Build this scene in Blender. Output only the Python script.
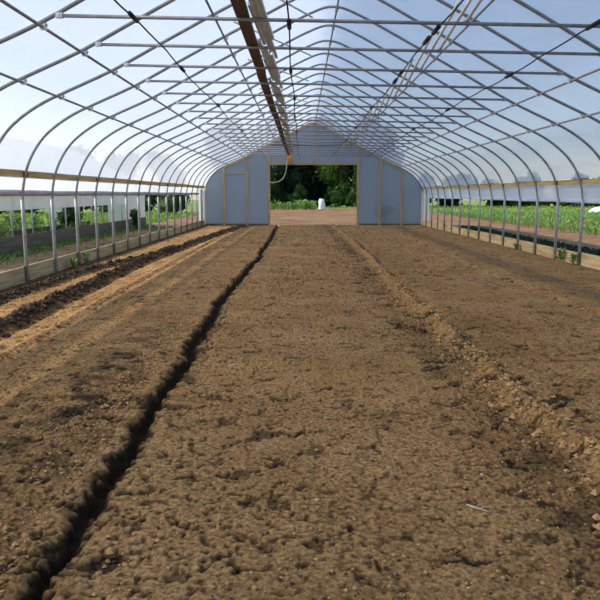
import bpy, math, random
import numpy as np
from mathutils import Vector, Matrix, noise

for o in list(bpy.data.objects):
    bpy.data.objects.remove(o)
C = bpy.context.scene.collection
R = random.Random(7)

# ------------------------------------------------------------------ camera
CAMX, CAMH, PITCH = -0.53, 1.353, 0.159
cam_d = bpy.data.cameras.new('camera')
cam_d.sensor_width = 36.0
cam_d.lens = 36.0 * 660 / 600
cam_d.shift_x = -1.5 / 600
cam_d.clip_start = 0.05
cam_d.clip_end = 500
cam = bpy.data.objects.new('camera', cam_d)
C.objects.link(cam)
cam.location = (CAMX, 0, CAMH)
cam.rotation_euler = (math.pi / 2 - PITCH, 0, 0)
bpy.context.scene.camera = cam

# ------------------------------------------------------------------ world, sun, exposure
vs = bpy.context.scene.view_settings
vs.view_transform = 'Standard'
vs.look = 'None'
vs.gamma = 1
vs.use_curve_mapping = False
vs.exposure = 0.0

SUN_EL = math.radians(34.5)
world = bpy.data.worlds.new('sky')
bpy.context.scene.world = world
world.use_nodes = True
wn = world.node_tree
wn.nodes.clear()
sky = wn.nodes.new('ShaderNodeTexSky')
sky.sky_type = 'NISHITA'
sky.sun_disc = False
sky.sun_elevation = SUN_EL
sky.sun_rotation = math.radians(-90)
sky.air_density = 1.3
sky.dust_density = 0.6
sky.ozone_density = 1.4
bg = wn.nodes.new('ShaderNodeBackground')
bg.inputs['Strength'].default_value = 0.20
wo = wn.nodes.new('ShaderNodeOutputWorld')
tint = wn.nodes.new('ShaderNodeMixRGB'); tint.blend_type = 'MULTIPLY'; tint.inputs[0].default_value = 1
tint.inputs[2].default_value = (.90, .97, 1.12, 1)
wn.links.new(sky.outputs[0], tint.inputs[1])
wn.links.new(tint.outputs[0], bg.inputs[0])
wn.links.new(bg.outputs[0], wo.inputs[0])

sd = bpy.data.lights.new('sun', 'SUN')
sd.energy = 5.0

sd.angle = math.radians(2.0)
sd.color = (1.0, 0.92, 0.79)
sun = bpy.data.objects.new('sun', sd)
C.objects.link(sun)
sun.location = (-20, 10, 20)
# light arrives from -X, travelling towards +X and down
sun.rotation_euler = Vector((math.cos(SUN_EL), 0.03, -math.sin(SUN_EL))).to_track_quat('-Z', 'Y').to_euler()

# ------------------------------------------------------------------ materials
def newmat(name):
    m = bpy.data.materials.new(name)
    m.use_nodes = True
    return m, m.node_tree, m.node_tree.nodes['Principled BSDF']

def N(t, k, **kw):
    n = t.nodes.new(k)
    for a, b in kw.items():
        if a.startswith('i_'):
            n.inputs[a[2:].replace('_', ' ')].default_value = b
        else:
            setattr(n, a, b)
    return n

def ramp(t, src, stops):
    r = t.nodes.new('ShaderNodeValToRGB')
    el = r.color_ramp.elements
    el[0].position, el[0].color = stops[0][0], (*stops[0][1], 1)
    el[1].position, el[1].color = stops[-1][0], (*stops[-1][1], 1)
    for p, c in stops[1:-1]:
        e = el.new(p); e.color = (*c, 1)
    t.links.new(src, r.inputs[0])
    return r

def noisy(name, c1, c2, scale=5, rough=.8, metal=0, bump=.0, bscale=30, stretch=(1, 1, 1), spec=.3):
    m, t, p = newmat(name)
    tc = N(t, 'ShaderNodeTexCoord')
    mp = N(t, 'ShaderNodeMapping'); mp.inputs['Scale'].default_value = stretch
    t.links.new(tc.outputs['Object'], mp.inputs[0])
    n = N(t, 'ShaderNodeTexNoise', i_Scale=scale, i_Detail=6.0)
    t.links.new(mp.outputs[0], n.inputs['Vector'])
    r = ramp(t, n.outputs['Fac'], [(.32, c1), (.68, c2)])
    t.links.new(r.outputs[0], p.inputs['Base Color'])
    p.inputs['Roughness'].default_value = rough
    p.inputs['Metallic'].default_value = metal
    p.inputs['Specular IOR Level'].default_value = spec
    if bump:
        n2 = N(t, 'ShaderNodeTexNoise', i_Scale=bscale, i_Detail=5.0)
        t.links.new(mp.outputs[0], n2.inputs['Vector'])
        b = N(t, 'ShaderNodeBump', i_Strength=bump, i_Distance=.02)
        t.links.new(n2.outputs['Fac'], b.inputs['Height'])
        t.links.new(b.outputs[0], p.inputs['Normal'])
    return m

M = {}
M['steel'] = noisy('galvanised_steel', (.24, .25, .27), (.36, .37, .39), 9, .5, .25)
M['post'] = noisy('galvanised_post', (.30, .31, .33), (.46, .47, .49), 14, .5, .3)
M['bright'] = noisy('bright_zinc', (.6, .61, .63), (.8, .81, .82), 20, .35, .5)
M['channel'] = noisy('zinc_channel', (.50, .62, .74), (.74, .86, .96), 6, .4, .0, stretch=(1, .3, 1))
M['dark'] = noisy('black_plastic', (.012, .012, .014), (.03, .03, .032), 10, .6)
M['wood'] = noisy('hip_board_wood', (.36, .25, .10), (.60, .45, .22), 3, .8, stretch=(6, .5, 12), bump=.15)
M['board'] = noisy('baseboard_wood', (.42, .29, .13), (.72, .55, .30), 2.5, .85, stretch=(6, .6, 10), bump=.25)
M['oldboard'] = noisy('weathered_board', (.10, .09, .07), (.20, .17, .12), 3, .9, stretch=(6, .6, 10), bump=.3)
M['shadeboard'] = noisy('shaded_baseboard', (.30, .23, .13), (.52, .42, .26), 2.5, .85, stretch=(6, .6, 10), bump=.25)  # left baseboard's shaded face put into a darker wood colour
M['plank'] = noisy('brown_plank', (.085, .06, .05), (.17, .12, .095), 2.5, .85, stretch=(8, .6, 8), bump=.2)
M['frame'] = noisy('gable_wood', (.38, .28, .14), (.58, .45, .26), 3, .8, stretch=(8, 8, .6))
M['cornerwood'] = noisy('pale_corner_board', (.62, .58, .48), (.82, .78, .68), 3, .8, stretch=(8, 8, .6))
M['knot'] = noisy('rusty_splice', (.10, .035, .015), (.22, .08, .03), 20, .8)
M['orange'] = noisy('orange_wood', (.55, .25, .05), (.75, .38, .10), 6, .7)
M['rope'] = noisy('pale_rope', (.35, .36, .30), (.55, .55, .48), 30, .9)
M['pole'] = noisy('pale_pole', (.80, .84, .88), (.90, .93, .96), 8, .45)
M['bark'] = noisy('bark', (.07, .05, .035), (.14, .10, .07), 6, .95, bump=.4)
M['white'] = noisy('white_cloth', (.72, .74, .76), (.86, .87, .88), 6, .8)
M['twig'] = noisy('pale_root', (.40, .33, .22), (.58, .50, .36), 30, .9)
M['stone'] = noisy('pale_stone', (.38, .32, .24), (.55, .48, .36), 25, .85)
M['bin'] = noisy('dark_green_plastic', (.01, .05, .04), (.02, .08, .06), 10, .5)

def film_mat(name, col, transp, wrinkle=.25, transc=None, gl=.05, tl=.5):
    m, t, p = newmat(name)
    t.nodes.remove(p)
    out = t.nodes['Material Output']
    tc = N(t, 'ShaderNodeTexCoord')
    mp = N(t, 'ShaderNodeMapping'); mp.inputs['Scale'].default_value = (1, 1, 1)
    t.links.new(tc.outputs['Object'], mp.inputs[0])
    n = N(t, 'ShaderNodeTexNoise', i_Scale=1.3, i_Detail=5.0, i_Distortion=.6)
    t.links.new(mp.outputs[0], n.inputs['Vector'])
    b = N(t, 'ShaderNodeBump', i_Strength=wrinkle, i_Distance=.08)
    t.links.new(n.outputs['Fac'], b.inputs['Height'])
    # dirt film: uneven milkiness
    n2 = N(t, 'ShaderNodeTexNoise', i_Scale=.8, i_Detail=8.0, i_Roughness=.65)
    t.links.new(mp.outputs[0], n2.inputs['Vector'])
    mr = N(t, 'ShaderNodeMapRange')
    mr.inputs['From Min'].default_value = .3; mr.inputs['From Max'].default_value = .7
    mr.inputs['To Min'].default_value = max(0, transp - .05); mr.inputs['To Max'].default_value = transp + .05
    t.links.new(n2.outputs['Fac'], mr.inputs['Value'])
    d = N(t, 'ShaderNodeBsdfDiffuse'); d.inputs['Color'].default_value = (*col, 1)
    l = N(t, 'ShaderNodeBsdfTranslucent'); l.inputs['Color'].default_value = (*col, 1)
    t.links.new(b.outputs[0], d.inputs['Normal']); t.links.new(b.outputs[0], l.inputs['Normal'])
    mx = N(t, 'ShaderNodeMixShader'); mx.inputs[0].default_value = tl
    t.links.new(d.outputs[0], mx.inputs[1]); t.links.new(l.outputs[0], mx.inputs[2])
    g = N(t, 'ShaderNodeBsdfGlossy'); g.inputs['Roughness'].default_value = .35
    t.links.new(b.outputs[0], g.inputs['Normal'])
    mg = N(t, 'ShaderNodeMixShader'); mg.inputs[0].default_value = gl
    t.links.new(mx.outputs[0], mg.inputs[1]); t.links.new(g.outputs[0], mg.inputs[2])
    tr = N(t, 'ShaderNodeBsdfTransparent'); tr.inputs['Color'].default_value = (*(transc or (.97, .98, 1)), 1)
    mo = N(t, 'ShaderNodeMixShader')
    t.links.new(mr.outputs[0], mo.inputs[0])
    t.links.new(mg.outputs[0], mo.inputs[1]); t.links.new(tr.outputs[0], mo.inputs[2])
    t.links.new(mo.outputs[0], out.inputs['Surface'])
    return m

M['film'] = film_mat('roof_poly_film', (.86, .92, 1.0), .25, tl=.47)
M['curtain'] = film_mat('curtain_poly_film', (.84, .88, .93), .12, tl=.62)
M['roll'] = noisy('rolled_film', (.34, .36, .40), (.5, .52, .56), 8, .5, stretch=(1, .3, 1))
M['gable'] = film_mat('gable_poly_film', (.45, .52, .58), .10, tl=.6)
M['oldfilm'] = film_mat('old_poly_film', (.80, .80, .76), .12)

def leaf_mat(name, c1, c2, tl=.3):
    m, t, p = newmat(name)
    out = t.nodes['Material Output']
    tc = N(t, 'ShaderNodeTexCoord')
    n = N(t, 'ShaderNodeTexNoise', i_Scale=3.0, i_Detail=3.0)
    t.links.new(tc.outputs['Object'], n.inputs['Vector'])
    r = ramp(t, n.outputs['Fac'], [(.35, c1), (.65, c2)])
    t.links.new(r.outputs[0], p.inputs['Base Color'])
    p.inputs['Roughness'].default_value = .6
    p.inputs['Specular IOR Level'].default_value = .2
    l = N(t, 'ShaderNodeBsdfTranslucent')
    t.links.new(r.outputs[0], l.inputs['Color'])
    mx = N(t, 'ShaderNodeMixShader'); mx.inputs[0].default_value = tl
    t.links.new(p.outputs[0], mx.inputs[1]); t.links.new(l.outputs[0], mx.inputs[2])
    t.links.new(mx.outputs[0], out.inputs['Surface'])
    return m
M['leaf_dark'] = leaf_mat('dark_foliage', (.006, .018, .008), (.02, .045, .015), .1)  # for the doorway trees, deep shade put into the leaf colour
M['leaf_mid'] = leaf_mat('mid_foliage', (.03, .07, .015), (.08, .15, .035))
M['leaf_lit'] = leaf_mat('lit_foliage', (.05, .12, .02), (.14, .25, .05))  # sunlit look put into a brighter leaf colour
M['leaf_crop'] = leaf_mat('crop_leaf', (.16, .30, .06), (.30, .48, .13))
M['leaf_weed'] = leaf_mat('weed_leaf', (.13, .23, .05), (.26, .38, .10))
M['grass'] = leaf_mat('grass_blade', (.16, .28, .04), (.30, .42, .08))

def soil_mat(name, dry1, dry2, wet_shade, attr=True, scale=1.0):
    m, t, p = newmat(name)
    tc = N(t, 'ShaderNodeTexCoord')
    n = N(t, 'ShaderNodeTexNoise', i_Scale=1.1 * scale, i_Detail=9.0, i_Roughness=.65)
    t.links.new(tc.outputs['Object'], n.inputs['Vector'])
    r = ramp(t, n.outputs['Fac'], [(.35, dry1), (.65, dry2)])
    n3 = N(t, 'ShaderNodeTexNoise', i_Scale=45 * scale, i_Detail=6.0, i_Roughness=.7)
    t.links.new(tc.outputs['Object'], n3.inputs['Vector'])
    r3 = ramp(t, n3.outputs['Fac'], [(.36, (.36, .33, .31)), (.60, (1.18, 1.18, 1.18))])
    mul = N(t, 'ShaderNodeMixRGB', blend_type='MULTIPLY'); mul.inputs[0].default_value = 1
    t.links.new(r.outputs[0], mul.inputs[1]); t.links.new(r3.outputs[0], mul.inputs[2])
    last = mul
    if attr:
        a = N(t, 'ShaderNodeAttribute', attribute_name='moist_shade')  # mask holds both soil moisture and painted shade
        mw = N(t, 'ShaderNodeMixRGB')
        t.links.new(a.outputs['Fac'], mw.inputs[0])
        t.links.new(mul.outputs[0], mw.inputs[1]); mw.inputs[2].default_value = (*wet_shade, 1)
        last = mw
    t.links.new(last.outputs[0], p.inputs['Base Color'])
    p.inputs['Roughness'].default_value = .95
    p.inputs['Specular IOR Level'].default_value = .15
    nb = N(t, 'ShaderNodeTexNoise', i_Scale=60 * scale, i_Detail=7.0, i_Roughness=.7)
    t.links.new(tc.outputs['Object'], nb.inputs['Vector'])
    b = N(t, 'ShaderNodeBump', i_Strength=1.0, i_Distance=.018)
    t.links.new(nb.outputs['Fac'], b.inputs['Height'])
    t.links.new(b.outputs[0], p.inputs['Normal'])
    return m
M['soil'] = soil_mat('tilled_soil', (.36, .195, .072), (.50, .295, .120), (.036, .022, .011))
M['soil_out'] = soil_mat('field_soil', (.27, .145, .07), (.42, .25, .125), (.05, .03, .02), False, .5)
M['clod'] = noisy('soil_clod', (.38, .205, .075), (.56, .32, .13), 12, .95, bump=.5, bscale=60)
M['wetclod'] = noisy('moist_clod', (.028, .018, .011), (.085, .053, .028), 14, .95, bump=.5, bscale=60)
M['turf'] = noisy('turf', (.10, .18, .03), (.36, .42, .10), .9, .95)

# ------------------------------------------------------------------ helpers
class MB:
    def __init__(s): s.v = []; s.f = []
    def add(s, vs_, fs):
        b = len(s.v); s.v += [tuple(v) for v in vs_]; s.f += [tuple(i + b for i in f) for f in fs]
    def box(s, x0, x1, y0, y1, z0, z1, rot=None, org=None):
        vv = [(x, y, z) for x in (x0, x1) for y in (y0, y1) for z in (z0, z1)]
        if rot is not None:
            o = Vector(org or (0, 0, 0)); vv = [tuple(rot @ (Vector(v) - o) + o) for v in vv]
        s.add(vv, [(0, 1, 3, 2), (4, 6, 7, 5), (0, 4, 5, 1), (2, 3, 7, 6), (0, 2, 6, 4), (1, 5, 7, 3)])
    def tube(s, pts, r, n=8, caps=True, rs=None):
        pts = [Vector(p) for p in pts]
        rings = []
        up = None
        for i, p in enumerate(pts):
            d = (pts[min(i + 1, len(pts) - 1)] - pts[max(i - 1, 0)]).normalized()
            if up is None:
                up = d.orthogonal().normalized()
            u = (up - d * up.dot(d)).normalized(); up = u
            w = d.cross(u)
            rr = rs[i] if rs else r
            rings.append([p + (u * math.cos(a) + w * math.sin(a)) * rr for a in [2 * math.pi * k / n for k in range(n)]])
        b = []
        for g in rings: b += g
        fs = []
        for i in range(len(pts) - 1):
            for k in range(n):
                k2 = (k + 1) % n
                fs.append((i * n + k, i * n + k2, (i + 1) * n + k2, (i + 1) * n + k))
        if caps:
            fs.append(tuple(range(n))[::-1]); fs.append(tuple((len(pts) - 1) * n + k for k in range(n)))
        s.add(b, fs)
    def build(s, name, mat, parent=None, smooth=False):
        me = bpy.data.meshes.new(name)
        me.from_pydata(s.v, [], s.f); me.update()
        if smooth:
            me.polygons.foreach_set('use_smooth', [True] * len(me.polygons))
        me.materials.append(mat)
        o = bpy.data.objects.new(name, me); C.objects.link(o)
        if parent: o.parent = parent
        return o

def tag(o, label=None, cat=None, group=None, kind=None):
    if label: o['label'] = label
    if cat: o['category'] = cat
    if group: o['group'] = group
    if kind: o['kind'] = kind
    return o
def empty(name, loc=(0, 0, 0), rz=0):
    o = bpy.data.objects.new(name, None); C.objects.link(o)
    o.location = loc; o.rotation_euler = (0, 0, rz); o.empty_display_size = .1
    return o
def copy_tree(o, parent=None):
    c = o.copy(); C.objects.link(c)
    if parent: c.parent = parent
    for ch in o.children: copy_tree(ch, c)
    return c

def tilt(x, z):                       # the frame leans a touch: left a little higher than right
    k = min(1, max(0, (z - 1.0) / 1.2))
    return z - .014 * x * k
PROF = [(4.83, 1.2), (4.80, 1.45), (4.73, 1.70), (4.62, 1.92), (4.45, 2.14), (4.21, 2.34), (3.93, 2.51), (3.6, 2.66),
        (3.0, 2.93), (2.4, 3.25), (1.8, 3.57), (1.2, 3.88), (.8, 4.09), (.5, 4.24), (.25, 4.35), (.1, 4.395), (0, 4.40)]
def prof_pts(n=4, su=1.0, fz=lambda z: z, sgn_all=True, zmin=None):
    P = [(u, z) for u, z in PROF]
    P = P + [(-u, z) for u, z in P[-2::-1]]
    out = []
    for i in range(len(P) - 1):
        p0 = P[max(i - 1, 0)]; p1 = P[i]; p2 = P[i + 1]; p3 = P[min(i + 2, len(P) - 1)]
        for k in range(n):
            t = k / n
            q = []
            for a in (0, 1):
                q.append(.5 * (2 * p1[a] + (p2[a] - p0[a]) * t + (2 * p0[a] - 5 * p1[a] + 4 * p2[a] - p3[a]) * t * t + (3 * p1[a] - p0[a] - 3 * p2[a] + p3[a]) * t ** 3))
            out.append(tuple(q))
    out.append(P[-1])
    out = [(-x * su, fz(z)) for x, z in out]        # from left (-X) to right
    return out
def hz(u):                                           # height of the hoop over x = u
    P = prof_pts(3)
    for a, b in zip(P, P[1:]):
        if a[0] <= u <= b[0] and b[0] > a[0]:
            z = a[1] + (b[1] - a[1]) * (u - a[0]) / (b[0] - a[0]); return tilt(u, z)
    return 1.2

Y0, DY = 10.28, 1.22
YG = 29.53
HOOPS = [(i, Y0 + DY * i) for i in range(15, -5, -1)]
ORD = ['first', 'second', 'third', 'fourth', 'fifth', 'sixth', 'seventh', 'eighth', 'ninth', 'tenth', 'eleventh', 'twelfth', 'thirteenth',
       'fourteenth', 'fifteenth', 'sixteenth', 'seventeenth', 'eighteenth', 'nineteenth', 'twentieth']

# ------------------------------------------------------------------ numpy value noise for the soil relief
def vn(x, y, seed):
    xi = np.floor(x).astype(np.int64); yi = np.floor(y).astype(np.int64)
    fx = x - xi; fy = y - yi
    fx = fx * fx * (3 - 2 * fx); fy = fy * fy * (3 - 2 * fy)
    def h(a, b):
        n = (a * 374761393 + b * 668265263 + seed * 974634777) & 0xffffffff
        n = ((n ^ (n >> 13)) * 1274126177) & 0xffffffff
        n = (n ^ (n >> 16)) & 0xffff
        return n / 65535.0
    return (h(xi, yi) * (1 - fx) + h(xi + 1, yi) * fx) * (1 - fy) + (h(xi, yi + 1) * (1 - fx) + h(xi + 1, yi + 1) * fx) * fy
def polyx(pts, y):
    p = sorted(pts, key=lambda q: q[1])
    return np.interp(y, [q[1] for q in p], [q[0] for q in p])
MAIN = [(-1.41, 0), (-1.41, 2.08), (-1.42, 2.24), (-1.43, 2.49), (-1.42, 2.78), (-1.42, 3.14), (-1.45, 3.62), (-1.46, 3.84), (-1.46, 4.53), (-1.5, 5.55), (-1.54, 6.78), (-1.54, 9.65), (-1.45, 15.35), (-1.55, 27.68), (-1.55, 31)]
RIDGE = [(.98, 0), (.98, 3.16), (.95, 3.63), (.92, 4.23), (.91, 5.86), (.88, 9.34), (.95, 16.2), (.87, 26.9), (.85, 30)]
FAR = [(2.9, 0), (2.94, 7.56), (2.92, 9.87), (2.78, 12.2), (2.87, 16.2), (2.9, 30)]
LA = [(-4.40, 0), (-4.42, 8.6), (-4.40, 10.98), (-4.2, 12.9), (-3.9, 14.4), (-3.75, 15.4), (-3.72, 16.5)]
LB = [(-3.6, 0), (-3.62, 6.63), (-3.64, 8.05), (-3.75, 10.45), (-3.78, 14.1), (-3.63, 16.2), (-3.56, 19.8), (-3.1, 27.7), (-2.4, 29.4)]
TRK = [(-3.07, 0), (-3.07, 5.41), (-3.06, 6.78), (-3.13, 8.87), (-3.16, 12.2), (-3.2, 20), (-3.1, 30)]
def relief(x, y):
    g = lambda d, w: np.exp(-(d / w) ** 2)
    wob = (vn(x * 0 + 3.3, y * 1.7, 5) - .5) * .07 + (vn(x * 0 + 9.1, y * 5, 6) - .5) * .04
    rough = vn(x * 1.0, y * .6, 11)
    z = .02 * (vn(x * .7, y * .5, 1) - .5)
    lump = vn(x * 9, y * 9, 2) * .28 + (1 - np.abs(2 * vn(x * 21, y * 21, 3) - 1)) * .3 + (1 - np.abs(2 * vn(x * 43, y * 43, 4) - 1)) * .27 + vn(x * 80, y * 80, 7) * .15
    # churned strips beside the furrow and beside the ridge
    dm = x - polyx(MAIN, y) - wob
    dr = x - polyx(RIDGE, y) - wob
    churn = g(dm + .42, .30) * np.clip(1.2 - np.abs(y - 4.2) / 3.4, .15, 1) + .8 * g(dr + .30, .25) + .25
    churn = churn * (.45 + 1.1 * rough)
    z = z + (lump - .5) * .034 * churn
    # pits left between crumbs
    wx = x + .09 * (vn(x * 14, y * 14, 81) - .5) + .05 * (vn(x * 34, y * 34, 82) - .5)
    wy = y + .09 * (vn(x * 14 + 7, y * 14, 83) - .5) + .05 * (vn(x * 34 + 7, y * 34, 84) - .5)
    pit = vn(wx * 9 + 4, wy * 13, 21); pit2 = vn(wx * 20, wy * 27, 22); pit3 = vn(x * 45, y * 50, 23)
    P1 = np.clip((pit - .80) / .06, 0, 1); P2 = np.clip((pit2 - .76) / .06, 0, 1); P3 = np.clip((pit3 - .74) / .08, 0, 1)
    z = z - .012 * P1 * (.4 + rough) - .009 * P2 * (.5 + rough) - .009 * P3 * (.5 + rough) + .004 * (vn(wx * 30, wy * 30, 24) - .5) + .007 * (vn(x * 62, y * 62, 25) - .5) + .005 * (vn(x * 110, y * 110, 26) - .5) * np.clip(5 - y, 0, 1)
    edge = .7 + .6 * vn(x * 0 + 1, y * 9, 33)
    # main trench
    dm = dm + .045 * (vn(x * 13, y * 13, 91) - .5) + .035 * (vn(x * 31, y * 31, 92) - .5) + .02 * (vn(x * 60, y * 60, 93) - .5)
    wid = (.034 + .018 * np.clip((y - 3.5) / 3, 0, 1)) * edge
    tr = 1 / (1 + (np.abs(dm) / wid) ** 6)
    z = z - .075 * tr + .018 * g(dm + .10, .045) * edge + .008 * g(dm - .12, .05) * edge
    # second thin groove beside it, farther back
    d2 = dm - .13
    z = z - .03 * g(d2, .03) * np.clip((y - 4.5) / 1, 0, 1) * np.clip((9 - y) / 2, 0, 1)
    # ridge with clods
    z = z + (.070 + .05 * (vn(x * 9, y * 8, 41) - .5)) * g(dr, .075) * (.6 + .8 * vn(x * 0 + 2, y * 3, 42)) - .02 * g(dr - .2, .07)
    df = x - polyx(FAR, y) - wob * 2
    z = z + .022 * g(df, .09) * (.4 + vn(x * 6, y * 5, 43)) - .018 * g(df + .16, .06)
    cl = vn(x * 10, y * 10, 51) * .6 + vn(x * 22, y * 22, 52) * .4
    da = x - polyx(LA, y) - wob
    ma = np.clip((16.8 - y) / 1.0, 0, 1)
    z = z + .075 * (cl + .1) * g(da, .09) * ma
    db = x - polyx(LB, y) - wob
    z = z + .110 * (cl + .05) * g(db - .01, .11)
    z = z - .03 * g(db - .2, .07) - .02 * g(da - .18, .05) * ma
    dt = x - polyx(TRK, y)
    z = z + .018 * g(dt, .05) - .014 * g(dt - .1, .05)
    # moist turned soil, plus shade painted in trench, pits, beside ridge and board
    mo = 1.1 / (1 + (np.abs(dm) / (wid * 1.3)) ** 8) + .35 * g(dm + .0, .06) + 1.1 * g(da - .02, .11) * ma * (.5 + cl) + 1.2 * g(db - .03, .135) * (.45 + cl) + .12 * (churn - .25) * lump * 2  # trench shadow painted dark; left furrows are moist clods
    mo = mo + .7 * P1 * (.4 + rough) + .65 * P2 + .6 * P3 * (.3 + rough)  # shade inside the pits painted in
    mo = mo + .6 * g(dr + .30, .2) * np.clip(vn(wx * 6, wy * 5, 61) * 2 - .7, 0, 1) + .75 * g(dr - .10, .04) * edge  # darker churned soil, then the ridge's shadow painted along its right
    mo = mo + .25 * g(dm + .5, .3) * np.clip(1.2 - np.abs(y - 4.4) / 3.4, 0, 1) * np.clip(vn(wx * 8, wy * 8, 62) * 2 - .5, 0, 1) * 3.2  # darker blotches left of the trench
    mo = mo + .8 * g(x + 4.75, .16)  # painted shadow strip at the foot of the left baseboard
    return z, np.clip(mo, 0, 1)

def grid_mesh(name, xs, ys, zf, mat, attr=True):
    X, Yy = np.meshgrid(xs, ys)
    Z, Mo = zf(X, Yy)
    nx, ny = len(xs), len(ys)
    co = np.stack([X, Yy, Z], -1).reshape(-1, 3).astype(np.float32)
    idx = np.arange(nx * ny).reshape(ny, nx)
    q = np.stack([idx[:-1, :-1], idx[:-1, 1:], idx[1:, 1:], idx[1:, :-1]], -1).reshape(-1, 4)
    me = bpy.data.meshes.new(name)
    me.vertices.add(len(co)); me.vertices.foreach_set('co', co.ravel())
    me.loops.add(q.size); me.loops.foreach_set('vertex_index', q.ravel().astype(np.int32))
    me.polygons.add(len(q)); me.polygons.foreach_set('loop_start', np.arange(0, q.size, 4, dtype=np.int32))
    me.update(calc_edges=True)
    me.polygons.foreach_set('use_smooth', np.ones(len(q), dtype=bool))
    if attr:
        a = me.attributes.new('moist_shade', 'FLOAT', 'POINT'); a.data.foreach_set('value', Mo.ravel().astype(np.float32))
    me.materials.append(mat)
    o = bpy.data.objects.new(name, me); C.objects.link(o)
    return o

ys = [.3]
while ys[-1] < 29.6:
    y = ys[-1]
    ys.append(y + (.05 if y < 1.5 else max(.0075, y * y / 1900)))
xs = np.linspace(-4.86, 4.86, 1200)
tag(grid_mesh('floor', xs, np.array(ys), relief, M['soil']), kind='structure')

# outside ground: soil around, turf beyond
def out_rel(x, y):
    return -.03 + .05 * (vn(x * .8, y * .8, 71) - .5) + .04 * (vn(x * 3, y * 3, 72) - .5), x * 0
def gentle(x, y):
    return -.04 + .08 * (vn(x * .25, y * .2, 73) - .5) + .16 * (vn(x * .5, y * .6, 74) - .5) * np.clip((y - 31) / 4, .3, 1), x * 0
tag(grid_mesh('ground_left', np.linspace(-7.5, -4.87, 40), np.linspace(5, 66, 400), out_rel, M['soil_out'], False), kind='structure')
tag(grid_mesh('ground_right', np.linspace(4.87, 9.2, 50), np.linspace(5, 66, 400), out_rel, M['soil_out'], False), kind='structure')
tag(grid_mesh('ground_behind', np.linspace(-4.87, 4.87, 60), np.linspace(29.6, 66, 240), gentle, M['soil_out'], False), kind='structure')
tag(grid_mesh('crop_field_ground', np.linspace(9.2, 30, 100), np.linspace(5, 47, 200), gentle, M['soil_out'], False), kind='structure')
tag(grid_mesh('meadow_right', np.linspace(9.2, 120, 100), np.linspace(47, 66, 40), gentle, M['turf'], False), kind='structure')
tag(grid_mesh('meadow_side', np.linspace(30, 120, 60), np.linspace(0, 47, 40), gentle, M['turf'], False), kind='structure')
tag(grid_mesh('meadow_behind', np.linspace(-120, 120, 120), np.linspace(66, 160, 60), gentle, M['turf'], False), kind='structure')
tag(grid_mesh('meadow_left', np.linspace(-120, -7.5, 120), np.linspace(0, 66, 100), gentle, M['turf'], False), kind='structure')

# ------------------------------------------------------------------ film skin of the house
def skin(name, pts, ya, yb, mat, ny, sag=.012, off=.035, spacing=DY, y00=Y0):
    mb = MB()
    n = len(pts)
    for j in range(ny + 1):
        y = ya + (yb - ya) * j / ny
        ph = ((y - y00) / spacing) % 1
        s = sag * math.sin(math.pi * ph)
        for k, (x, z) in enumerate(pts):
            a = pts[max(k - 1, 0)]; b = pts[min(k + 1, n - 1)]
            tx, tz = b[0] - a[0], b[1] - a[1]; L = math.hypot(tx, tz) or 1
            nx, nz = -tz / L, tx / L
            if nz < 0 and abs(nz) > .3: nx, nz = -nx, -nz
            if x * nx < 0 and abs(nz) < .7: nx, nz = -nx, -nz
            w = .006 * math.sin(y * 7 + k * .6) + (off - s)
            mb.v.append((x + nx * w, y, z + nz * w))
    for j in range(ny):
        for k in range(n - 1):
            a = j * n + k
            mb.f.append((a, a + 1, a + n + 1, a + n))
    return mb.build(name, mat, smooth=True)
pp = [(x, tilt(x, z)) for x, z in prof_pts(2) if z > 1.75]
pp = [(-4.768, tilt(-4.8, 1.62) + .046)] + pp + [(4.768, tilt(4.8, 1.62) + .046)]
tag(skin('ceiling', pp, .4, YG, M['film'], 190), kind='structure')

# fixed film panels closing the last bay of each side wall, with a pale corner board
for sx, nm in ((-1, 'wall_left'), (1, 'wall_right')):
    mb = MB(); mb.box(sx * 4.865, sx * 4.875, 28.2, YG, .2, 1.58)
    w = tag(mb.build(nm, M['curtain']), kind='structure')
    mb = MB(); mb.box(sx * 4.80, sx * 4.86, 28.62, 28.9, .2, 1.55)
    mb.build('corner_board', M['cornerwood'], w)
    mb = MB(); mb.box(sx * 4.78, sx * 4.86, YG - .12, YG - .02, .0, 1.5)
    mb.build('corner_post', M['cornerwood'], w)

# roll-up side curtains
for sx, nm, lab, zb in ((-1, 'side_curtain', 'rolled-up translucent curtain below the hip board of the left side wall', 1.40),
                        (1, 'side_curtain', 'rolled-up translucent curtain below the hip board of the right side wall', 1.25)):
    mb = MB()
    n = 120; rows = 5
    for j in range(n + 1):
        y = .6 + (28.2 - .6) * j / n
        for k in range(rows + 1):
            z = 1.60 + (zb - 1.60) * k / rows
            mb.v.append((sx * (4.888 + .012 * math.sin(y * 5.1 + k * .3) + .005 * math.sin(y * 13)), y, z))
    for j in range(n):
        for k in range(rows):
            a = j * (rows + 1) + k; mb.f.append((a, a + 1, a + rows + 2, a + rows + 1))
    cu = mb.build(nm, M['curtain'], smooth=True)
    tag(cu, lab, 'curtain', 'side curtains')
    mb = MB(); mb.tube([(sx * 4.895, .6 + 27.6 * j / 24, zb - .028 + .006 * math.sin(j * 1.7)) for j in range(25)], .036 if sx > 0 else .045, 10)
    mb.build('roll_tube', M['roll'] if sx < 0 else M['curtain'], cu, True)

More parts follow.
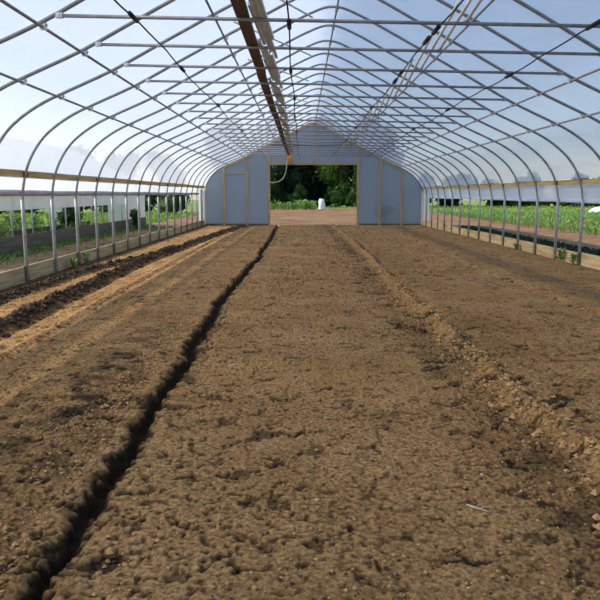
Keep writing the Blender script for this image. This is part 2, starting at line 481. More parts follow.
# hip boards
for sx, side in ((-1, 'left'), (1, 'right')):
    zc = tilt(sx * 4.8, 1.62)
    root = tag(empty('hip_board', (sx * 4.76, 1, zc)), 'long tan timber hip board running along the %s side at shoulder height' % side, 'timber rail', 'hip boards along both side walls')
    y = 3.0; k = 0
    while y < YG - .1:
        y2 = min(y + 3.66, YG - .05)
        mb = MB(); mb.box(sx * .045 - .019, sx * .045 + .019, y - 1 + .002, y2 - 1 - .002, -.05 + .004 * (k % 2), .05 + .004 * (k % 2))
        mb.build('plank', M['wood'], root)
        mb = MB(); mb.box(sx * .01 - .012, sx * .01 + .012, y2 - 1 - .07, y2 - 1 + .07, -.04, .03)
        if y2 < YG - 1: mb.build('splice_block', M['knot'], root)
        y = y2; k += 1

# baseboards
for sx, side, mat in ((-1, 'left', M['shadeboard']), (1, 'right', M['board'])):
    root = tag(empty('baseboard_' + side, (sx * 4.87, 5, 0)), kind='structure')
    y = Y0 - 4 * DY
    k = 0
    while y < YG - .2:
        y2 = min(y + 2 * DY, YG)
        mb = MB(); mb.box(-.02, .02, y - 5 + .004, y2 - 5 - .004, -.06, .235 + .008 * ((k * 7) % 3 - 1))
        mb.build('plank', mat, root)
        mb = MB(); mb.box(-sx * .035 - .018, -sx * .035 + .018, y2 - 5 - .05, y2 - 5 + .05, -.05, .25)
        if y2 < YG - .5: mb.build('stake', M['oldboard'], root)
        y = y2; k += 1

# ------------------------------------------------------------------ steel hoops
def make_hoop(y):
    root = empty('steel_hoop', (0, y, 0))
    mb = MB(); mb.tube([(x, 0, tilt(x, z)) for x, z in prof_pts(3)], .0215, 8)
    mb.build('arch_tube', M['steel'], root, True)
    for sx in (-1, 1):
        mb = MB(); mb.tube([(sx * 4.83, 0, -.15), (sx * 4.83, 0, 1.0), (sx * 4.83, 0, 1.27)], .029, 10)
        mb.build('ground_post', M['post'], root, True)
    xa, xb = -2.83, 2.88
    za, zb_ = hz(xa) - .03, hz(xb) - .03
    mb = MB(); mb.tube([(xa, 0, za), (xb, 0, zb_)], .0175, 8)
    tie = mb.build('cross_tie', M['steel'], root, True)
    for x, z in ((xa, za), (xb, zb_)):
        mb = MB(); mb.box(x - .032, x + .032, -.022, .022, z - .02, z + .026)
        mb.tube([(x, -.034, z), (x, .034, z)], .010, 6)
        mb.build('tie_bracket', M['bright'] if x < 0 else M['post'], tie)
    return root
proto = None
for n, (i, y) in enumerate(HOOPS):
    if proto is None:
        proto = o = make_hoop(y)
    else:
        o = copy_tree(proto); o.location = (0, y, 0)
    tag(o, 'grey steel hoop with cross tie and two ground posts, %s before the gable wall' % ORD[n], 'greenhouse hoop', 'steel hoops of the greenhouse')

# purlins with a bright clamp at every hoop
def purlin(x, dz, r, label):
    z = hz(x) + dz
    root = empty('purlin', (x, 0, z))
    mb = MB(); mb.tube([(0, 4.6, 0), (0, 17, 0), (0, YG - .05, 0)], r, 8)
    mb.build('pipe', M['steel'], root, True)
    p = None
    for i, y in HOOPS:
        if p is None:
            mb = MB(); mb.box(-.026, .026, -.034, .034, -.018, .05); mb.tube([(0, 0, .0), (.04, 0, .03)], .010, 6)
            p = c = mb.build('clamp', M['bright'], root)
        else:
            c = p.copy(); C.objects.link(c); c.parent = root
        c.location = (0, y + .03, 0)
    tag(root, label, 'pipe', 'lengthwise purlins under the hoops')
purlin(-3.72, -.045, .016, 'grey purlin pipe along the left roof slope, lowest of the three on that side')
purlin(-3.0, -.045, .016, 'grey purlin pipe along the left roof slope at the ends of the cross ties')
purlin(-1.66, -.045, .016, 'grey purlin pipe along the left roof slope, nearest the ridge on that side')
purlin(.05, -.045, .016, 'grey ridge purlin pipe running along the peak of the roof')
purlin(1.68, -.045, .016, 'grey purlin pipe along the right roof slope, nearest the ridge on that side')
purlin(3.03, -.045, .016, 'grey purlin pipe along the right roof slope at the ends of the cross ties')
purlin(3.73, -.045, .016, 'grey purlin pipe along the right roof slope, lowest of the three on that side')

def tie_z(x):
    xa, xb = -2.83, 2.88
    return hz(xa) - .03 + (hz(xb) - hz(xa)) * (x - xa) / (xb - xa)

# overhead lines tied to the cross ties
def cable(x, label, sleeves, wob=.02):
    root = empty('overhead_line', (x, 0, tie_z(x)))
    pts = []
    y = 4.9
    while y < YG - .3:
        ph = ((y - Y0) / DY) % 1
        pts.append((wob * math.sin(y * 1.3 + x), y, -.026 - .014 * math.sin(math.pi * ph)))
        y += DY / 4
    mb = MB(); mb.tube(pts, .0085, 6); mb.build('line', M['dark'], root, True)
    for yy in sleeves:
        mb = MB(); mb.tube([(wob * math.sin(yy * 1.3 + x), yy - .14, -.03), (wob * math.sin(yy * 1.3 + x), yy + .14, -.03)], .022, 8)
        mb.build('sleeve', M['dark'], root, True)
    tag(root, label, 'line', 'dark lines slung under the cross ties')
cable(-2.1, 'thin black line with taped sleeves slung under the cross ties on the left', [6.5, 9.1, 12.7, 17.6])
cable(-.66, 'thin black line with taped sleeves slung just left of the ridge', [6.65, 9.06, 11.6, 14.2, 17.8], .012)
cable(.78, 'thin black line beside the bundle of pale poles right of the ridge', [6.75, 7.2, 9.1, 9.7, 12.6, 16.3, 20], .015)
cable(2.2, 'thin black line with taped sleeves slung under the cross ties on the right', [6.45, 9.1, 12.7, 16.4])

# planks stored end to end on the ties
y = 4.95; k = 0
pl = ['nearest the camera', 'second from the camera', 'third from the camera', 'fourth from the camera', 'nearest the gable']
for k in range(5):
    L = 4.8
    mb = MB(); mb.box(-.06, .06, 0, L - .03, 0, .045)
    o = mb.build('wooden_plank', M['plank']); o.location = (-1.09 - .012 * (k % 2), y, tie_z(-1.1) + .0185)
    tag(o, 'brown timber plank lying on the ties left of the ridge, ' + pl[k], 'plank', 'planks stored on the cross ties')
    y += L

# galvanised channels shingled beside the planks
def channel_mesh(L, w=.034):
    mb = MB()
    mb.box(-w / 2, w / 2, 0, L, 0, .004); mb.box(-w / 2, -w / 2 + .004, 0, L, .004, .035); mb.box(w / 2 - .004, w / 2, 0, L, .004, .035)
    return mb
cp = None
nchan = 0
for i in range(-4, 14):
    for lane in (0, 1, 2):
        if cp is None:
            cp = c = channel_mesh(1.62).build('metal_channel', M['channel'])
        else:
            c = cp.copy(); C.objects.link(c)
        yy = Y0 + i * DY - .25 + lane * .40
        c.location = (-1.005 + lane * .052, yy, tie_z(-.95) + .019 + .040 * ((i + 4) % 2) + .004 * lane)
        c.rotation_euler = (0, 0, -.030 - .006 * R.random())
        nchan += 1
        tag(c, 'galvanised metal channel, %s in its file %s the brown planks' % (ORD[i + 4], ('right beside', 'in the middle beside', 'farthest from')[lane]), 'metal channel', 'channels stacked on the cross ties')

# pale poles shingled on the right
pp_ = None
for i in range(-3, 15):
    if pp_ is None:
        L = 2.95
        root = empty('pale_pole')
        mb = MB(); mb.tube([(0, 0, 0), (0, L, 0)], .016, 8); mb.build('shaft', M['pole'], root, True)
        mb = MB(); mb.tube([(0, L - .02, 0), (0, L + .05, 0)], .024, 8); mb.build('end_cap', M['steel'], root, True)
        pp_ = c = root
    else:
        c = copy_tree(pp_)
    ye = Y0 + i * DY + .02
    c.location = (.855, ye - 2.92, tie_z(.9) + .034 + .03)
    c.rotation_euler = (-.012, 0, -.066)
    k = 14 - i
    tag(c, 'pale slim pole right of the ridge, its tip at the %s hoop from the gable' % ORD[k + 1], 'pole', 'pale poles laid on the cross ties')

# short pale sticks poking out of the channel stack
for k, (x1, y1) in enumerate([(-.42, 7.06), (-.41, 8.92), (-.42, 10.85), (-.42, 13.3)]):
    x0, y0_ = x1 - .82, y1 - 1.7
    mb = MB(); mb.tube([(x0, y0_, tie_z(x0) + .12), (x1, y1, tie_z(x1) + .14)], .010, 6)
    tag(mb.build('stick', M['pole'], smooth=True), 'thin pale stick poking towards the ridge from the channel stack, %s from the camera' % ORD[k], 'stick', 'sticks poking from the channel stack')

# ------------------------------------------------------------------ far gable wall
wall = tag(empty('wall_back', (0, YG, 0)), kind='structure')
DW, DH = 1.94, 2.62
outl = [(x, tilt(x, z)) for x, z in prof_pts(2)]
def gz(x): return hz(max(-4.82, min(4.82, x))) - .0 if abs(x) < 4.82 else 1.2
def film_panel(xa, xb, z0, inset=.02):
    mb = MB(); n = max(2, int((xb - xa) / .12))
    xs_ = [xa + (xb - xa) * k / n for k in range(n + 1)]
    top = [gz(x) for x in xs_]
    for yy in (.012, .018):
        for x, zt in zip(xs_, top): mb.v += [(x, yy, z0), (x, yy, zt)]
    m2 = (n + 1) * 2
    for k in range(n):
        a = 2 * k; mb.f.append((a, a + 2, a + 3, a + 1)); b = a + m2; mb.f.append((b, b + 1, b + 3, b + 2))
    for k in range(n):
        a = 2 * k; mb.f.append((a, a + m2, a + 2 + m2, a + 2)); mb.f.append((a + 1, a + 3, a + 3 + m2, a + 1 + m2))
    mb.f.append((0, 1, 1 + m2, m2)); mb.f.append((2 * n, 2 * n + m2, 2 * n + 1 + m2, 2 * n + 1))
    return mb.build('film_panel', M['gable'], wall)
edges = [-4.83, -3.95, -2.93, -DW]
for a, b in zip(edges, edges[1:]): film_panel(a, b, .02)
film_panel(-DW, DW, DH)
edges = [DW, 2.92, 3.90, 4.83]
for a, b in zip(edges, edges[1:]): film_panel(a, b, .02)
for x, w in ((-3.95, .05), (-2.93, .035), (-DW - .02, .05), (DW + .02, .05), (2.92, .05), (3.90, .05)):
    mb = MB(); mb.box(x - w, x + w, -.07, .0, -.1, gz(x) - .06); mb.build('stud', M['frame'], wall)
for x in (.04, ):
    mb = MB(); mb.box(x - .035, x + .035, -.06, 0, DH + .08, gz(x) - .05); mb.build('stud', M['frame'], wall)
for x in (-.62, .97):
    mb = MB(); mb.box(x - .02, x + .02, -.04, 0, DH + .08, DH + .5); mb.build('cripple_stud', M['frame'], wall)
mb = MB(); mb.box(-DW - .07, DW + .07, -.075, -.001, DH, DH + .09); mb.build('door_header', M['frame'], wall)
mb = MB(); mb.box(-2.0, 2.0, -.05, -.001, 3.44, 3.50); mb.build('collar_beam', M['oldboard'], wall)
mb = MB(); mb.box(-3.9, -2.96, -.05, -.001, 2.24, 2.30); mb.build('nogging', M['frame'], wall)
mb = MB(); mb.box(-4.83, -DW, -.06, .0, -.05, .06); mb.build('sill_plate', M['oldboard'], wall)
mb = MB(); mb.box(DW, 4.83, -.06, .0, -.05, .06); mb.build('sill_plate', M['oldboard'], wall)
# rim boards following the roof line
for sx in (-1, 1):
    mb = MB()
    P = [(x, z) for x, z in outl if x * sx >= 0 and abs(x) < 4.05]
    P.sort(key=lambda q: q[0])
    for a, b in zip(P, P[1:]):
        d = Vector((b[0] - a[0], 0, b[1] - a[1])); nn = Vector((-d.z, 0, d.x)).normalized()
        vv = []
        for q in (a, b):
            for yy in (-.08, -.005):
                for w in (-.085, .015):
                    vv.append((q[0] + nn.x * w, yy, q[1] + nn.z * w))
        mb.add(vv, [(0, 1, 3, 2), (4, 6, 7, 5), (0, 4, 5, 1), (2, 3, 7, 6), (0, 2, 6, 4), (1, 5, 7, 3)])
    mb.build('rim_board', M['frame'], wall)
mb = MB(); mb.tube([(x, -.02, z + .0) for x, z in outl], .022, 8); mb.build('end_hoop', M['steel'], wall, True)
mb = MB(); mb.tube([(x, -.02, z) for x, z in [(-4.83, -.1), (-4.83, 1.22)]], .022, 8); mb.tube([(4.83, -.02, -.1), (4.83, -.02, 1.22)], .022, 8)
mb.build('end_post', M['steel'], wall, True)
for x, zz in ((-4.45, .1), (4.3, .1)):
    pass

# orange block and hanging rope at the door
mb = MB(); mb.box(-.13, .13, -.09, 0, -.30, .24); mb.box(-.08, .08, -.13, -.09, -.24, .1); mb.tube([(0, -.16, -.1), (0, -.09, -.1)], .02, 8)
o = mb.build('wooden_block', M['orange']); o.location = (-1.06, YG - .08, 2.95)
tag(o, 'orange wooden block fixed above the far doorway, left of its middle', 'block')
mb = MB()
pts = []
A = Vector((-1.15, YG - .26, 2.80)); B = Vector((-1.93, YG - .12, 1.86))
for k in range(15):
    t = k / 14
    p = A.lerp(B, t); p.x += .22 * math.sin(math.pi * t) * .9; p.z -= .30 * math.sin(math.pi * t)
    pts.append(p)
mb.tube(pts, .022, 8)
tag(mb.build('rope', M['rope'], smooth=True), 'pale rope hanging in a curve from the orange block to the left door post', 'rope')

# dark bin seen through the right gable film
root = tag(empty('garden_bin', (3.15, YG + .35, 0)), 'dark green bin standing behind the right gable film', 'bin')
mb = MB(); mb.tube([(0, 0, 0), (0, 0, .5)], .14, 12, rs=[.12, .16]); mb.build('stand', M['bin'], root)
mb = MB(); mb.box(-.36, .36, -.2, .2, .5, .82); mb.build('tray', M['bin'], root)

# ------------------------------------------------------------------ small things lying on the soil
def rz_(x, y):
    z, m = relief(np.array([[float(x)]]), np.array([[float(y)]])); return float(z[0, 0])
pts = [(.20, 2.735), (.225, 2.70), (.25, 2.685), (.285, 2.66)]
mb = MB(); mb.tube([(x, y, rz_(x, y) + .008) for x, y in pts], .004, 6, rs=[.003, .005, .004, .002])
mb.tube([(.25, 2.685, rz_(.25, 2.685) + .008), (.268, 2.71, rz_(.268, 2.71) + .008)], .003, 6)
tag(mb.build('root', M['twig'], smooth=True), 'pale forked bit of root lying on the soil at lower right', 'root')
def stone(x, y, s, lab):
    mb = MB(); import bmesh
    bm = bmesh.new(); bmesh.ops.create_icosphere(bm, subdivisions=2, radius=s)
    for v in bm.verts:
        v.co *= 1 + .35 * (noise.noise(v.co * (1.2 / s) + Vector((x * 9, y * 9, 0))))
        v.co.z *= .65
    me = bpy.data.meshes.new('stone'); bm.to_mesh(me); bm.free(); me.materials.append(M['stone'])
    o = bpy.data.objects.new('stone', me); C.objects.link(o); o.location = (x, y, rz_(x, y) + s * .25)
    tag(o, lab, 'stone', 'stones on the soil')
stone(-.46, 2.78, .011, 'small pale stone on the soil, lower middle of the bed')
stone(-.89, 2.38, .008, 'small pale stone on the soil right of the dark furrow near the camera')
stone(.35, 3.05, .009, 'small pale stone on the soil behind the forked bit of root')

# soil crumbs: nobody could count them
mb = MB()
base = [(-1, 0, 0), (1, 0, 0), (0, -1, 0), (0, 1, 0), (0, 0, -1), (0, 0, 1)]
fcs = [(0, 2, 5), (2, 1, 5), (1, 3, 5), (3, 0, 5), (2, 0, 4), (1, 2, 4), (3, 1, 4), (0, 3, 4)]
rn = np.random.RandomState(3)
cx_, cy_, cs_, cw_ = [], [], [], []
for lst, w, n, smin, smax, ya, yb in ((MAIN, .16, 900, .005, .016, 1.8, 9), (RIDGE, .12, 1000, .008, .028, 2.5, 12), (LA, .07, 800, .012, .045, 7.5, 16.5),
                                      (LB, .08, 1700, .012, .05, 6, 26), (FAR, .15, 250, .008, .02, 6, 14)):
    u = rn.rand(n)
    yy = ya + (yb - ya) * u ** 1.4
    xx = polyx(lst, yy) + rn.randn(n) * w
    if lst is MAIN: xx = np.where(np.abs(xx - polyx(MAIN, yy)) < .13, xx - .3, xx)
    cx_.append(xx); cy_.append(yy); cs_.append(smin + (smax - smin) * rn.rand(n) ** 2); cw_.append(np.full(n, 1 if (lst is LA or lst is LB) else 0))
n = 5200
yy = 1.9 + 8 * rn.rand(n) ** 1.8; xx = (rn.rand(n) - .5) * (1.0 * yy + .8) - .5
xx = np.where(np.abs(xx - polyx(MAIN, yy)) < .13, xx - .3, xx)
cx_.append(xx); cy_.append(yy); cs_.append(.003 + .008 * rn.rand(n) ** 2.5); cw_.append((rn.rand(n) < .25).astype(int))
cx_ = np.concatenate(cx_); cy_ = np.concatenate(cy_); cs_ = np.concatenate(cs_); cw_ = np.concatenate(cw_)
k_ = (np.abs(cx_) < 4.7); cx_, cy_, cs_, cw_ = cx_[k_], cy_[k_], cs_[k_], cw_[k_]
cz_ = relief(cx_, cy_)[0]
mw_ = MB()
for x, y, s, z, wt in zip(cx_, cy_, cs_, cz_, cw_):
    j = rn.rand(6) * .6 + .7; a = rn.rand() * 6.28; ca, sa = math.cos(a), math.sin(a)
    (mw_ if wt else mb).add([(x + s * q * (b[0] * ca - b[1] * sa), y + s * q * (b[0] * sa + b[1] * ca), z + s * .3 + s * q * .75 * b[2]) for b, q in zip(base, j)], fcs)
tag(mb.build('soil_crumbs', M['clod'], smooth=False), 'loose brown soil crumbs scattered over the tilled beds and ridges', 'soil', kind='stuff')
tag(mw_.build('moist_soil_crumbs', M['wetclod']), 'dark damp soil clods thrown up along the left furrows', 'soil', kind='stuff')

# ------------------------------------------------------------------ plants
def blade(mb, p, ang, L, w, lean, droop=.5, seg=4, twist=0):
    d = Vector((math.cos(ang), math.sin(ang), 0)); sde = Vector((-d.y, d.x, 0))
    v = []
    for k in range(seg + 1):
        t = k / seg
        c = Vector(p) + d * (lean * L * t) + Vector((0, 0, L * (t * (1 - .3 * lean) - droop * t * t * lean)))
        ww = w * math.sin(math.pi * (.12 + .86 * t)) if k < seg else .002
        v += [c - sde * ww, c + sde * ww + Vector((0, 0, ww * .4))]
    mb.add(v, [(2 * k, 2 * k + 1, 2 * k + 3, 2 * k + 2) for k in range(seg)])
def crop_mesh(seed, h):
    r = random.Random(seed); mb = MB()
    for k in range(14):
        a = k * 2.4 + r.random(); z = h * .45 * k / 14
        blade(mb, (0, 0, z), a, h * r.uniform(.5, .85), .02, r.uniform(.3, .8), .5)
    return mb
def leafy_mesh(seed, h, n=26, lw=.03, spread=.5):
    r = random.Random(seed); mb = MB()
    for k in range(n):
        a = r.random() * 6.28; z = h * .75 * r.random(); rr = spread * h * r.random() * .5
        blade(mb, (math.cos(a) * rr * .5, math.sin(a) * rr * .5, z), a, h * r.uniform(.3, .55), lw, r.uniform(.5, 1.0), .5, 3)
    return mb
def stemmed(seed, h):
    r = random.Random(seed); mb = MB()
    for k in range(4):
        a = r.random() * 6.28
        mb.tube([(0, 0, 0), (math.cos(a) * .1 * h, math.sin(a) * .1 * h, h * .5), (math.cos(a) * .22 * h, math.sin(a) * .22 * h, h * .9)], .006, 5)
    return mb

# crop rows on the right, nearest 300 individuals
protos = []
for s in range(4):
    r_ = crop_mesh(s, .42)
    protos.append(r_.build('crop_plant', M['leaf_crop']))
protoused = [False] * 4
cand = []
for row in range(14):
    x = 9.0 + row * .8
    y = 13.0
    while y < 47:
        cand.append((x + R.uniform(-.06, .06), y + R.uniform(-.08, .08))); y += .42
def visible(x, y):
    px = 301.5 + 660 * (x - CAMX) / y
    return px < 606
cand = [c for c in cand if visible(*c)]
cand.sort(key=lambda c: (c[0] ** 2 + c[1] ** 2))
near, rest = cand[:300], cand[300:]
for k, (x, y) in enumerate(near):
    s = k % 4
    if protoused[s]: o = protos[s].copy(); C.objects.link(o)
    else: o = protos[s]; protoused[s] = True
    o.location = (x, y, -.03); o.rotation_euler = (0, 0, R.random() * 6.28); sc = R.uniform(.8, 1.2); o.scale = (sc, sc, sc)
    tag(o, 'bright green leafy crop plant in the near rows of the field right of the greenhouse', 'crop plant', 'near crop plants in the right field')
mb = MB()
srcs = [crop_mesh(50 + s, .42) for s in range(3)]
for k, (x, y) in enumerate(rest):
    s = srcs[k % 3]; a = R.random() * 6.28; sc = R.uniform(.8, 1.2)
    mb.add([(x + sc * (v[0] * math.cos(a) - v[1] * math.sin(a)), y + sc * (v[0] * math.sin(a) + v[1] * math.cos(a)), v[2] * sc - .03) for v in s.v], s.f)
tag(mb.build('crop_rows', M['leaf_crop']), 'green crop rows farther back in the field right of the greenhouse', 'crops', kind='stuff')

def tufts(name, label, areas, mat, seed=5, h=(.06, .18), w=.012):
    r = random.Random(seed); mb = MB()
    for xa, xb, ya, yb, n in areas:
        for k in range(n):
            x, y = r.uniform(xa, xb), r.uniform(ya, yb)
            for j in range(3):
                blade(mb, (x + r.uniform(-.04, .04), y + r.uniform(-.04, .04), -.05), r.random() * 6.28, r.uniform(*h), w, r.uniform(.2, .9), .4, 2)
    return tag(mb.build(name, mat), label, 'grass' if 'grass' in name else 'weeds', kind='stuff')
tufts('grass', 'yellow green grass of the meadow around the greenhouses and beyond the crop rows', [(9, 70, 47, 66, 2500), (0, 30, 66, 74, 900), (-34, -14.3, 18, 46, 2200), (-14.3, -7.6, 30.2, 46, 1300)], M['grass'], 5, (.15, .4), .04)
tufts('weeds', 'dark low weeds along the outer foot of the right baseboard', [(5.6, 6.7, 10, 28, 2600)], M['leaf_dark'], 6, (.06, .18), .02)
tufts('weed_strip', 'low weeds and grass on the strip between the two greenhouses', [(-7.4, -6.9, 9, 29, 2200), (-6.9, -5.0, 9, 29, 350)], M['leaf_weed'], 8, (.05, .2), .015)

# weeds at the baseboards
wl = [(4.74, 12.75, .28, 'leafy green weed against the right baseboard, larger of the pair near the picture edge'), (4.76, 13.35, .34, 'tall leafy green weed against the right baseboard, left of the larger pair member'),
      (4.74, 16.2, .22, 'small green weed at the foot of the right baseboard, farther back'), (-4.72, 12.05, .24, 'green weed against the left baseboard, left of the near pair'),
      (-4.70, 12.75, .30, 'bright green weed against the left baseboard, right of the near pair')]
wl[0] = (4.74, 12.75, .26, 'leafy green weed against the right baseboard, nearest the camera on that side')
wl[1] = (4.76, 13.45, .32, 'taller leafy green weed against the right baseboard, second from the camera on that side')
for k, (x, y, h, lab) in enumerate(wl):
    root = empty('weed', (x, y, rz_(x, y) - .01))
    leafy_mesh(100 + k, h, 34, .022, .7).build('foliage', M['leaf_weed'], root)
    stemmed(100 + k, h * .9).build('stem', M['leaf_weed'], root)
    tag(root, lab, 'weed', 'weeds at the baseboards')

# crops behind the far doorway
for k in range(26):
    x = -3.7 + (k % 13) * .36 + R.uniform(-.08, .08); y = 58 + (k // 13) * 2.6 + R.uniform(-.4, .4)
    if k == 0: leafp = o = leafy_mesh(300, .85, 44, .05, 1.1).build('leafy_crop', M['leaf_crop'])
    else: o = leafp.copy(); C.objects.link(o)
    o.location = (x, y, -.05); o.rotation_euler = (0, 0, R.random() * 6.28); sc = R.uniform(.65, 1.2); o.scale = (sc, sc, sc)
    tag(o, 'pale green leafy plant in the rows beyond the doorway, left of the white sack', 'crop plant', 'leafy rows beyond the doorway')
# white sack
mb = MB()
for j in range(7):
    z = j / 6
    for k in range(12):
        a = k / 12 * 6.283; rr = .30 * (1 + .12 * math.sin(3 * a + j)) * (1 - .25 * z ** 3) * (.9 if j == 0 else 1)
        mb.v.append((rr * math.cos(a), rr * math.sin(a), z * .92 + (.05 * math.sin(2 * a) if j == 6 else 0)))
for j in range(6):
    for k in range(12):
        mb.f.append((j * 12 + k, j * 12 + (k + 1) % 12, (j + 1) * 12 + (k + 1) % 12, (j + 1) * 12 + k))
mb.f.append(tuple(range(72, 84)))
o = mb.build('white_sack', M['white'], smooth=True); o.location = (1.35, 62, -.03)
tag(o, 'white sack standing on the ground beyond the far doorway', 'sack')
# tarp heap on the right
mb = MB()
nx_, ny_ = 16, 10
for j in range(ny_ + 1):
    for i in range(nx_ + 1):
        u, v = i / nx_ * 2 - 1, j / ny_ * 2 - 1
        h = max(0, 1 - (abs(u) ** 2.6)) * max(0, 1 - abs(v) ** 2.4)
        mb.v.append((u * 1.1, v * .7, .45 * h ** .5 * (1 + .25 * noise.noise(Vector((u * 2.3, v * 2, 1))))))
for j in range(ny_):
    for i in range(nx_):
        a = j * (nx_ + 1) + i; mb.f.append((a, a + 1, a + nx_ + 2, a + nx_ + 1))
mb.f.append(tuple([i for i in range(nx_ + 1)] + [j * (nx_ + 1) + nx_ for j in range(1, ny_ + 1)] + [ny_ * (nx_ + 1) + i for i in range(nx_ - 1, -1, -1)] + [j * (nx_ + 1) for j in range(ny_ - 1, 0, -1)])[::-1])
o = mb.build('tarp_heap', M['white'], smooth=True); o.location = (19.9, 44.5, .12)
tag(o, 'low heap under a white tarp at the right edge of the crop field', 'tarp')

# ------------------------------------------------------------------ trees
def crown_mesh(seed, rx, ry, h, zb, nl, ls, lumps=16):
    r = random.Random(seed); mb = MB()
    L = []
    for k in range(lumps):
        a = r.random() * 6.28; q = r.random() ** .5; zz = r.random()
        wd = .35 + .65 * math.sin(math.pi * min(1, .18 + zz * .78))
        L.append((Vector((math.cos(a) * rx * q * .62 * wd, math.sin(a) * ry * q * .62 * wd, zb + (h - zb) * (.1 + .8 * zz))), r.uniform(.26, .42) * min(rx, (h - zb) / 2)))
    # irregular inner mass
    for c, s in L:
        for i in range(5):
            for j in range(8):
                th = math.pi * i / 4; ph = 2 * math.pi * j / 8
                mb.v.append(tuple(c + Vector((math.sin(th) * math.cos(ph), math.sin(th) * math.sin(ph), math.cos(th))) * s * .8))
        b = len(mb.v) - 40
        for i in range(4):
            for j in range(8):
                mb.f.append((b + i * 8 + j, b + i * 8 + (j + 1) % 8, b + (i + 1) * 8 + (j + 1) % 8, b + (i + 1) * 8 + j))
    for k in range(nl):
        c, s = r.choice(L)
        d = Vector((r.gauss(0, 1), r.gauss(0, 1), r.gauss(0, 1))).normalized()
        p = c + d * s * r.uniform(.8, 1.15)
        n_ = (d + Vector((r.gauss(0, .6), r.gauss(0, .6), r.gauss(0, .6)))).normalized()
        u = n_.orthogonal().normalized(); w = n_.cross(u); l = ls * r.uniform(.6, 1.3)
        mb.add([p - u * l * .5, p + w * l * .3, p + u * l * .5, p - w * l * .3], [(0, 1, 2, 3)])
    return mb
def tree(x, y, h, rx, mat, seed, label, group, zb=.4, nl=2600, ls=.42):
    root = empty('tree' if h > 3 else 'bush', (x, y, -.05))
    crown_mesh(seed, rx, rx * .9, h, zb, nl, ls).build('crown', mat, root)
    mb = MB(); mb.tube([(0, 0, 0), (.05 * rx, 0, h * .3), (0, .05 * rx, h * .6)], .2, 8, rs=[.03 * h, .022 * h, .012 * h])
    mb.build('trunk', M['bark'], root, True)
    return tag(root, label, 'tree' if h > 3 else 'bush', group)
G1 = 'trees beyond the far doorway'
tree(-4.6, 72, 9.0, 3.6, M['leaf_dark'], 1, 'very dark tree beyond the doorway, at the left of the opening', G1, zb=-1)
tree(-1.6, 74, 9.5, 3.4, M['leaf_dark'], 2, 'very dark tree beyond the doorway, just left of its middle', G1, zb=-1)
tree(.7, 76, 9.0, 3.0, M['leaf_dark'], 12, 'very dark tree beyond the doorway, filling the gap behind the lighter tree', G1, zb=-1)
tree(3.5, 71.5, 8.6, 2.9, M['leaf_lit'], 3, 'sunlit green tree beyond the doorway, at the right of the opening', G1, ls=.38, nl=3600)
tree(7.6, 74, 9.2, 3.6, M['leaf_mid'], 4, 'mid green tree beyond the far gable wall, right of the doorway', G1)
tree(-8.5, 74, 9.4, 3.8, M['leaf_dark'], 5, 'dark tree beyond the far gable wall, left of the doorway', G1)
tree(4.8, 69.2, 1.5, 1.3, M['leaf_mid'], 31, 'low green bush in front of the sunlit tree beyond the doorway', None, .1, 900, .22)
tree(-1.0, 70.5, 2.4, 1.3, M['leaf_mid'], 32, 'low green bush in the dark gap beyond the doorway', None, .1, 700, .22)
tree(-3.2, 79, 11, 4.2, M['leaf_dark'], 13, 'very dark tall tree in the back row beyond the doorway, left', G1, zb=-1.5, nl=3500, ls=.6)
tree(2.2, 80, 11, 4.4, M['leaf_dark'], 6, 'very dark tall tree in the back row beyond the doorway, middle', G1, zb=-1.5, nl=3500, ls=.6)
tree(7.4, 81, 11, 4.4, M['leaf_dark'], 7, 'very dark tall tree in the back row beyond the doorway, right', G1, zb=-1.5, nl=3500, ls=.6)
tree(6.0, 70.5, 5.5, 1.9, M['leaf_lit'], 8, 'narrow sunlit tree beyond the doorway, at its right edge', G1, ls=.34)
for k in range(16):
    x = 12 + k * 4.1 + R.uniform(-.8, .8)
    tree(x, 72 + R.uniform(-1.5, 2.5), R.uniform(3.05, 3.5), 3.4, M['leaf_dark'] if k % 3 else M['leaf_mid'], 10 + k % 4, 'dark hedge tree beyond the meadow right of the greenhouse, %s from the gable' % ORD[k], 'hedge trees right of the greenhouse', -.9, 1700, .5)
for k in range(7):
    x = -10.5 - k * 3.4; yy = 47 + (k % 3) * 1.8
    tree(x, yy, 4.2 + .5 * (k % 3), 2.8, M['leaf_mid'], 40 + k % 3, 'green hedge tree far behind the neighbouring greenhouse, %s from the gable' % ORD[k], 'hedge trees left of the greenhouse', .0, 1500, .32)

# ------------------------------------------------------------------ neighbouring greenhouse on the left
NX, NW = -10.75, 3.30
gh = tag(empty('greenhouse', (NX, 20, 0)), 'neighbouring low greenhouse with partly rolled white side curtain, left of this one', 'greenhouse')
def nz(z): return 1.3 + (z - 1.2) * .62
npf = [(x, z) for x, z in prof_pts(1, NW / 4.83, nz)]
ya, yb = 12.2, 29.3
mb = MB(); n = len(npf)
for j in range(2):
    for x, z in npf: mb.v.append((x * 1.008, (ya, yb)[j] - 20, z + .03))
for k in range(n - 1): mb.f.append((k, k + 1, n + k + 1, n + k))
mb.build('roof_film', M['film'], gh, True)
post = None
y = ya
while y <= yb + .01:
    mb = MB(); mb.tube([(x, 0, z) for x, z in npf], .02, 6)
    if post is None:
        hoop = mb.build('hoop', M['post'], gh, True); hoop.location = (0, y - 20, 0)
        for sx in (-1, 1):
            mb = MB(); mb.tube([(sx * NW, 0, -.1), (sx * NW, 0, 1.32)], .024, 6); post = mb.build('post', M['post'], gh, True); post.location = (0, y - 20, 0)
            if sx == -1: postL = post
    else:
        for s in (hoop, post, postL):
            c = s.copy(); C.objects.link(c); c.parent = gh; c.location = (0, y - 20, 0)
    y += 1.22
mb = MB(); mb.box(NW + .03, NW + .05, ya - 20, 26.2 - 20, .97, 1.36); mb.build('side_curtain', M['oldfilm'], gh)
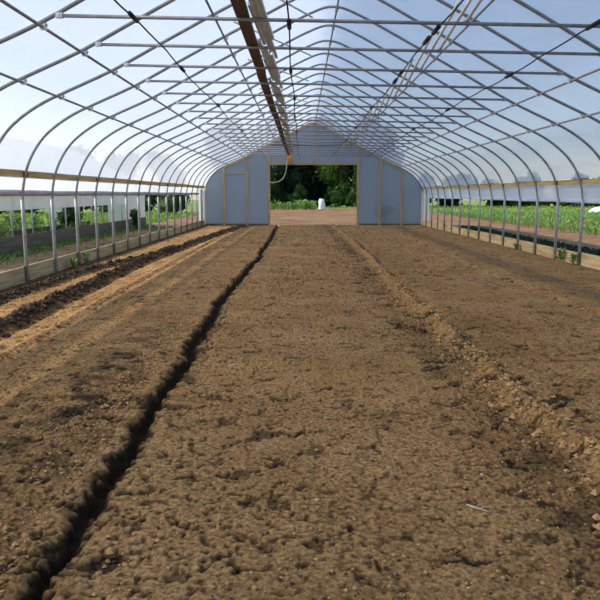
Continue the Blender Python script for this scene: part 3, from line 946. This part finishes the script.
mb = MB(); mb.box(NW + .02, NW + .06, ya - 20, yb - 20, 1.31, 1.39); mb.build('side_rail', M['oldboard'], gh)
mb = MB(); mb.box(NW + .03, NW + .04, 26.3 - 20, yb - 20, .3, 1.34); mb.build('end_panel', M['oldfilm'], gh)
mb = MB(); mb.box(NW + .02, NW + .06, ya - 20, yb - 20, -.05, .36); mb.build('baseboard', M['oldboard'], gh)
mb = MB(); mb.box(-NW - .04, -NW, ya - 20, yb - 20, -.05, .3); mb.build('baseboard', M['oldboard'], gh)
mb = MB()
for x, z in npf: mb.v.append((x, yb - 20, z))
for x, z in npf: mb.v.append((x, yb - 20, 1.22))
for k in range(n - 1): mb.f.append((k, k + 1, n + k + 1, n + k))
mb.build('gable_film', M['oldfilm'], gh)
for x0, x1 in ((-.9, -.2), (1.7, 2.7)):
    mb = MB(); mb.box(x0, x1, yb - 20, yb - 19.98, 0, 1.25); mb.build('gable_panel', M['oldfilm'], gh)

mb = MB(); mb.box(-.03, .03, -5.5, 6, .0, .26)
o = mb.build('bed_board', M['plank']); o.location = (-9.3, 21.5, 0)
tag(o, 'brown board edging the bed inside the neighbouring greenhouse', 'board')

# plants inside the neighbouring greenhouse
kk = 0
for row, x in enumerate((-8.2, -8.9, -10.2, -11.2, -12.2)):
    y = 15.2
    while y < 27:
        if kk == 0: np_ = o = leafy_mesh(500, .62, 40, .04, .8).build('garden_plant', M['leaf_weed'])
        else: o = np_.copy(); C.objects.link(o)
        sc = R.uniform(.55, 1.25) * (1.1 if row > 1 else .6)
        o.location = (x + R.uniform(-.12, .12), y, -.04); o.scale = (sc, sc, sc); o.rotation_euler = (0, 0, R.random() * 6.28)
        tag(o, 'leafy green plant growing in the neighbouring greenhouse left of this one', 'plant', 'plants in the neighbouring greenhouse')
        kk += 1; y += R.uniform(.6, 1.0)
tree(-8.75, 23.6, 1.05, .55, M['leaf_mid'], 60, 'round dark green bush inside the neighbouring greenhouse, nearer of the two', 'bushes in the neighbouring greenhouse', .1, 900, .10)
tree(-7.0, 25.9, .95, .30, M['leaf_mid'], 61, 'dark green bush at the end panel of the neighbouring greenhouse', 'bushes in the neighbouring greenhouse', .1, 700, .09)
